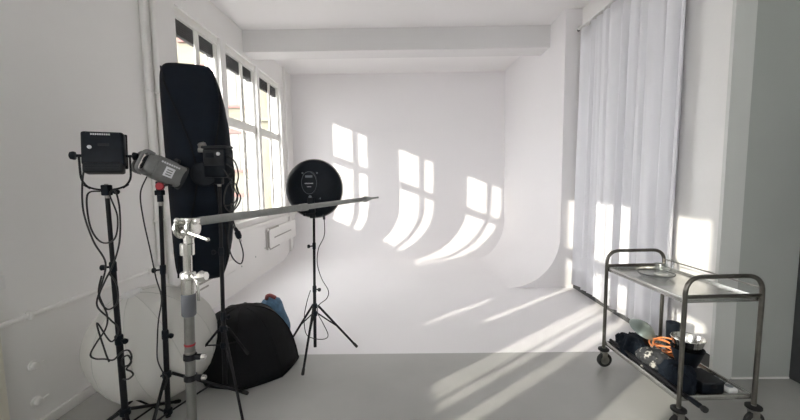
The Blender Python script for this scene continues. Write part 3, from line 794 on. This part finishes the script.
# ------------------------------------------------------------------ trolley
T0 = V(1.664, 2.085, 0); TX = V(.999, .040, 0).normalized(); TY = V(-.030, 1, 0).normalized(); TW, TL = .472, .775
def tp(u, v, z): return T0+TX*u+TY*v+V(0, 0, z)
TM = Matrix(((TX.x, TY.x, 0, T0.x), (TX.y, TY.y, 0, T0.y), (0, 0, 1, 0), (0, 0, 0, 1)))
def trolley():
    t = thing('serving_trolley', tp(TW/2, TL/2, 0), 'stainless steel two-shelf serving trolley on casters by the curtain', 'trolley')
    zb, zt = .165, .968
    for v in (0, TL):
        p = arc_corner([tp(0, v, zb), tp(0, v, zt), tp(TW, v, zt), tp(TW, v, zb)], .105, 8)
        MB().tube(p, .0132, 14).build('end_frame', M['trolleytube'], t)
        MB().cyl(tp(0, v, .848), tp(TW, v, .848), .0115, seg=14).build('cross_bar', M['trolleytube'], t)
    for z in (.83, .215):
        s = MB()
        s.box((.0, .01, z-.012), (TW, TL-.01, z-.006), 0, TM)
        s.box((.0, .01, z-.024), (.014, TL-.01, z+.010), .003, TM); s.box((TW-.014, .01, z-.024), (TW, TL-.01, z+.010), .003, TM)
        s.box((.014, .01, z-.024), (TW-.014, .024, z+.010), .003, TM); s.box((.014, TL-.024, z-.024), (TW-.014, TL-.01, z+.010), .003, TM)
        s.build('shelf', M['shelfsteel'], t)
    MB().cyl(tp(TW-.006, 0, .893), tp(TW-.006, TL, .893), .0052, seg=8).build('guard_rail', M['steel'], t)
    for u in (0, TW):
        for v in (0, TL):
            f = MB(); b = tp(u, v, 0)
            f.cyl(b+V(0, 0, .13), b+V(0, 0, .175), .013, seg=12)
            for s in (-1, 1): f.box((b.x-.017, b.y+s*.020-.0018, b.z+.05), (b.x+.024, b.y+s*.020+.0018, b.z+.13), .003)
            f.box((b.x-.022, b.y-.022, b.z+.118), (b.x+.022, b.y+.022, b.z+.126), .003)
            cst = f.build('caster', M['steel'], t)
            MB().lathe([(.036, -.010), (.042, -.006), (.042, .006), (.036, .010)], b+V(0, 0, .148), (0, 0, 1), seg=26).build('bumper', M['rubber'], cst)
            wc = b+V(.008, 0, .058)
            MB().lathe([(.03, -.014), (.052, -.014), (.058, -.009), (.058, .009), (.052, .014), (.03, .014)], wc, (0, 1, 0), seg=26).build('tire', M['rubber'], cst)
            MB().lathe([(.0, -.016), (.034, -.0155), (.036, -.012), (.036, .012), (.034, .0155), (0, .016)], wc, (0, 1, 0), seg=22).build('wheel_hub', M['steel'], cst)
trolley()
ZS = .2095     # lower shelf surface
def heap(name, uc, vc, lu, lv, h, m, label, cat, seed, folds=9):
    rnd = random.Random(seed); n1, n2 = 110, 34
    ph = [rnd.uniform(0, 6.28) for _ in range(8)]
    def prof(a): return 1+.13*math.sin(2*a+ph[0])+.09*math.sin(5*a+ph[1])+.05*math.sin(9*a+ph[2])
    rows = []
    for i in range(n2+1):
        f = i/n2
        row = []
        for k in range(n1):
            a = 2*PI*k/n1
            e = math.cos(f*PI/2)**.55 if f < 1 else 0
            fold = 1+.10*math.sin(folds*a+ph[3]+6*f)*math.sin(PI*f)+.06*math.sin(17*a+ph[4]-9*f)*math.sin(PI*f)
            r = e*prof(a)*fold
            z = h*(math.sin(f*PI/2)**.9)*(1+.16*math.sin(3*a+ph[5])*math.cos(f*PI/2)+.14*math.sin(2*PI*f*1.7+2*a+ph[6])*math.cos(f*PI/2))
            q = V(math.cos(a)*e, math.sin(a)*e, f)
            w = noise.ridged_multi_fractal(q*2.6+V(seed, 0, 0), 1., 2.1, 4, 1., 2.)-1.1
            w2 = noise.noise(q*7+V(0, seed, 0))
            k = math.sin(PI*min(1, f*1.1+.12))
            r *= 1+(.07*w+.06*w2)*k; z *= 1+(.13*w+.10*w2)*k
            row.append(tp(uc+lu*r*math.cos(a), vc+lv*r*math.sin(a), ZS+max(0.002, z) if i else ZS+.002))
        rows.append(row)
    o = MB().grid(rows, closed_u=True).build(name, m, smooth=80)
    return tag(o, label, cat)
heap('folded_jacket', .115, .60, .085, .15, .125, M['navycloth'], 'crumpled dark navy cloth bag at the far end of the lower trolley shelf', 'cloth bag', 3)
heap('printed_cloth', .130, .375, .092, .125, .12, M['print'], 'crumpled dark cloth with white print, in the middle of the lower trolley shelf', 'cloth', 5, 12)
heap('dark_cloth', .105, .145, .064, .115, .15, M['navycloth'], 'crumpled navy cloth at the near left corner of the lower trolley shelf', 'cloth', 11)
# folded stand along the left edge, sticking out at the near end
fs = thing('folded_stand', tp(.04, .3, .215), 'folded black stand lying along the left edge of the lower trolley shelf', 'folded stand')
a, b = tp(.036, .745, ZS+.030), tp(.034, -.135, ZS+.030)
MB().cyl(a, b, .0115, seg=12).build('tube', M['blackmetal'], fs)
MB().cyl(a+V(.006, 0, -.019), a.lerp(b, .86)+V(.006, 0, -.019), .008, seg=10).build('leg', M['blackmetal'], fs)
MB().cyl(a+V(.022, 0, -.012), a.lerp(b, .83)+V(.022, 0, -.012), .008, seg=10).build('leg', M['blackmetal'], fs)
d = (b-a).normalized()
MB().lathe([(.013, -.1), (.016, -.09), (.016, -.03), (.013, -.02)], b, d, seg=14).build('collar', M['blackplastic'], fs)
MB().lathe([(.013, -.012), (.018, -.006), (.018, .012), (.010, .018), (0, .018)], b, d, seg=14).build('end_cap', M['rubber'], fs)
# orange cable coil
pts = []
for i in range(64):
    q = i/63*2*PI*4.5
    r = .062+.012*math.sin(q*1.31+.5)
    pts.append(tp(.285+r*1.05*math.cos(q)+.01*math.sin(q*.37), .50+r*1.3*math.sin(q), ZS+.02+.075*(.5+.5*math.sin(q*.53+1))+.004*i/6))
tag(MB().tube(spline(pts, 3), .0055, 6).build('extension_cord', M['orange'], smooth=60), 'coiled orange extension cord on the lower trolley shelf', 'cable')
# bowls
def bowl(name, p, r, h, m, label, group='bowls on the trolley'):
    pr = [(0, 0), (r*.45, 0), (r*.5, .006), (r*.72, h*.4), (r*.9, h*.75), (r, h), (r*1.02, h), (r*1.0, h+.004), (r*.955, h-.002), (r*.86, h*.74), (r*.68, h*.42), (r*.45, .012), (0, .008)]
    o = MB().lathe(pr, p, seg=40, caps=False).build(name, m, base=p, smooth=45); return tag(o, label, 'bowl', group)
bp = tp(.325, .335, ZS+.002)
bowl('mixing_bowl', bp, .098, .150, M['blackplastic'], 'black lower bowl of the stack on the trolley')
bowl('mixing_bowl', bp+V(0, 0, .085), .098, .140, M['chrome'], 'shiny metal upper bowl of the stack on the trolley')
for o in list(bpy.data.objects): pass
# dark outer sleeve of the upper bowl and cups behind
cupp = tp(.415, .58, ZS)
tag(MB().lathe([(0, 0), (.036, 0), (.04, .004), (.046, .235), (.044, .235), (.036, .008), (0, .008)], cupp, seg=28, caps=False).build('tumbler', M['blackplastic'], base=cupp), 'tall black cup behind the metal bowl on the trolley', 'cup')
cl = tp(.425, .47, ZS)
tag(MB().lathe([(0, 0), (.028, 0), (.03, .004), (.036, .19), (.0345, .19), (.0285, .006), (0, .006)], cl, seg=24, caps=False).build('clear_cup', M['clear'], base=cl), 'clear plastic cup beside the black cup on the lower trolley shelf', 'cup')
# leaning grey reflector dish
rc = tp(.235, .66, ZS+.155); ra = V(.25, -.45, .85).normalized()
t = thing('reflector_dish', tp(.235, .66, ZS), 'round grey-green reflector leaning at the far end of the lower trolley shelf', 'reflector')
MB().lathe([(0, -.05), (.04, -.045), (.08, -.02), (.098, .0), (.10, .004), (.094, .002), (.076, -.014), (.03, -.038), (0, -.04)], rc, -ra, seg=36, caps=False).build('shell', M['greydish'], t)
MB().lathe([(.02, .045), (.05, .05), (.055, .075), (.055, .16), (.045, .165), (0, .165)], rc+V(0, 0, -.21), (0, 0, 1), seg=20).build('neck', M['charcoal'], t)
# black box and white strip at the near end
t = thing('battery_box', tp(.205, .13, ZS), 'flat black box at the near end of the lower trolley shelf', 'box')
MB().box((.185, .045, ZS), (.325, .215, ZS+.062), .006, TM).build('body', M['blackplastic'], t)
MB().box((.183, .043, ZS+.058), (.327, .217, ZS+.074), .005, TM).build('lid', M['charcoal'], t)
MB().box((.235, .040, ZS+.035), (.275, .045, ZS+.055), .002, TM).build('latch', M['blackmetal'], t)
t = thing('power_strip', tp(.38, .1, ZS), 'white power strip with round sockets beside the black box on the trolley', 'power strip')
MB().box((.345, .035, ZS), (.41, .20, ZS+.032), .012, TM, 3).build('body', M['whitepl'], t)
for v in (.07, .118, .166):
    MB().lathe([(.021, 0), (.021, .002), (.017, .002), (.016, -.001), (0, -.001)], tp(.378, v, ZS+.033), (0, 0, 1), seg=20).build('socket', M['greymark'], t)
# top shelf things
ZT = .8245
t = thing('glass_dish', tp(.20, .50, ZT), 'shallow clear round dish on the top trolley shelf', 'dish')
MB().lathe([(0, 0), (.07, 0), (.10, .012), (.115, .03), (.112, .031), (.098, .015), (.068, .004), (0, .004)], tp(.20, .50, ZT), seg=44, caps=False).build('dish', M['clear'], t)
MB().tube([tp(.20+.114*math.cos(2*PI*k/44), .50+.114*math.sin(2*PI*k/44), ZT+.031) for k in range(44)], .003, 6, closed=True).build('rim', M['charcoal'], t)
t = thing('clear_jug', tp(.315, .56, ZT), 'clear plastic jug with a hooked handle on the top trolley shelf', 'jug')
MB().lathe([(0, 0), (.034, 0), (.036, .003), (.042, .085), (.040, .085), (.033, .006), (0, .006)], tp(.29, .57, ZT), seg=28, caps=False).build('body', M['clear'], t)
MB().tube(spline([tp(.33, .565, ZT+.03), tp(.365, .56, ZT+.05), tp(.375, .56, ZT+.09), tp(.35, .56, ZT+.115), tp(.325, .565, ZT+.09)]), .006, 8).build('handle', M['clear'], t)
MB().lathe([(.038, 0), (.045, .004), (.038, .008)], tp(.29, .57, ZT), seg=24).build('base_ring', M['whitepl'], t)

# ------------------------------------------------------------------ outside
struct(MB().box((-60, -40, -6.2), (XO-1, 60, -6)).build('street_ground', M['street'], smooth=0))
t = thing('apartment_building', (-9, 20, -6), 'cream apartment building across the courtyard seen through the windows', 'building')
MB().box((-17, 19, -6), (-3.4, 24, 13)).build('facade', M['facade'], t, smooth=0)
for x in (-15.2, -12.9, -10.7, -8.5, -6.3, -4.6):
    for z in (-1.2, 2.1, 5.4, 8.7):
        fr = MB().box((x-.62, 18.86, z-.1), (x+.62, 18.99, z+.02)).box((x-.62, 18.88, z), (x-.48, 18.99, z+1.9)).box((x+.48, 18.88, z), (x+.62, 18.99, z+1.9)).box((x-.7, 18.86, z+1.9), (x+.7, 18.99, z+2.1)).build('window_surround', M['salmon'] if x in (-8.5, -10.7) else M['facade'], t, smooth=0)
        MB().box((x-.48, 18.95, z), (x+.48, 18.99, z+1.9)).box((x-.03, 18.92, z), (x+.03, 18.96, z+1.9)).build('far_window', M['farpane'], fr, smooth=0)
MB().box((-17.1, 18.8, 4.6), (-3.3, 19, 4.8)).build('cornice', M['facade'], t, smooth=0)

# ------------------------------------------------------------------ light
sun = bpy.data.lights.new('sun', 'SUN'); sun.energy = 1.65; sun.angle = math.radians(.55); sun.color = (1., .93, .80)
so = bpy.data.objects.new('sun', sun); COL.objects.link(so)
sd = V(1.25, 1., -.50).normalized(); so.rotation_euler = sd.to_track_quat('-Z', 'Y').to_euler()
so.location = (-20, -15, 10)
w = bpy.data.worlds.new('world'); bpy.context.scene.world = w; w.use_nodes = True
bg = w.node_tree.nodes['Background']; bg.inputs['Color'].default_value = (.985, .97, .985, 1); bg.inputs['Strength'].default_value = 2.6

# ------------------------------------------------------------------ camera
def camera(f=360., pitch=.088, yaw=-.007, roll=-.013, h=1.57):
    def ray(a, u):
        cr, sr = math.cos(roll), math.sin(roll); x1 = cr*a-sr*u; u1 = sr*a+cr*u
        cp, sp = math.cos(pitch), math.sin(pitch); y1 = cp+sp*u1; z = -sp+cp*u1
        cy, sy = math.cos(yaw), math.sin(yaw); return V(cy*x1+sy*y1, -sy*x1+cy*y1, z)
    fw = ray(0, 0); rt = ray(1, 0)-fw; up = ray(0, 1)-fw
    cam = bpy.data.cameras.new('camera'); o = bpy.data.objects.new('camera', cam); COL.objects.link(o)
    m = Matrix(((rt.x, up.x, -fw.x, 0), (rt.y, up.y, -fw.y, 0), (rt.z, up.z, -fw.z, h), (0, 0, 0, 1)))
    o.matrix_world = m
    cam.sensor_width = 36; cam.sensor_fit = 'HORIZONTAL'; cam.lens = f/800*36; cam.clip_start = .05; cam.clip_end = 200
    bpy.context.scene.camera = o
camera()
sc = bpy.context.scene
sc.view_settings.view_transform = 'Standard'; sc.view_settings.look = 'None'; sc.view_settings.gamma = 1; sc.view_settings.use_curve_mapping = False
sc.view_settings.exposure = 1.84
sc.cycles.use_denoising = True
sc.cycles.max_bounces = 14; sc.cycles.diffuse_bounces = 9; sc.cycles.transparent_max_bounces = 16
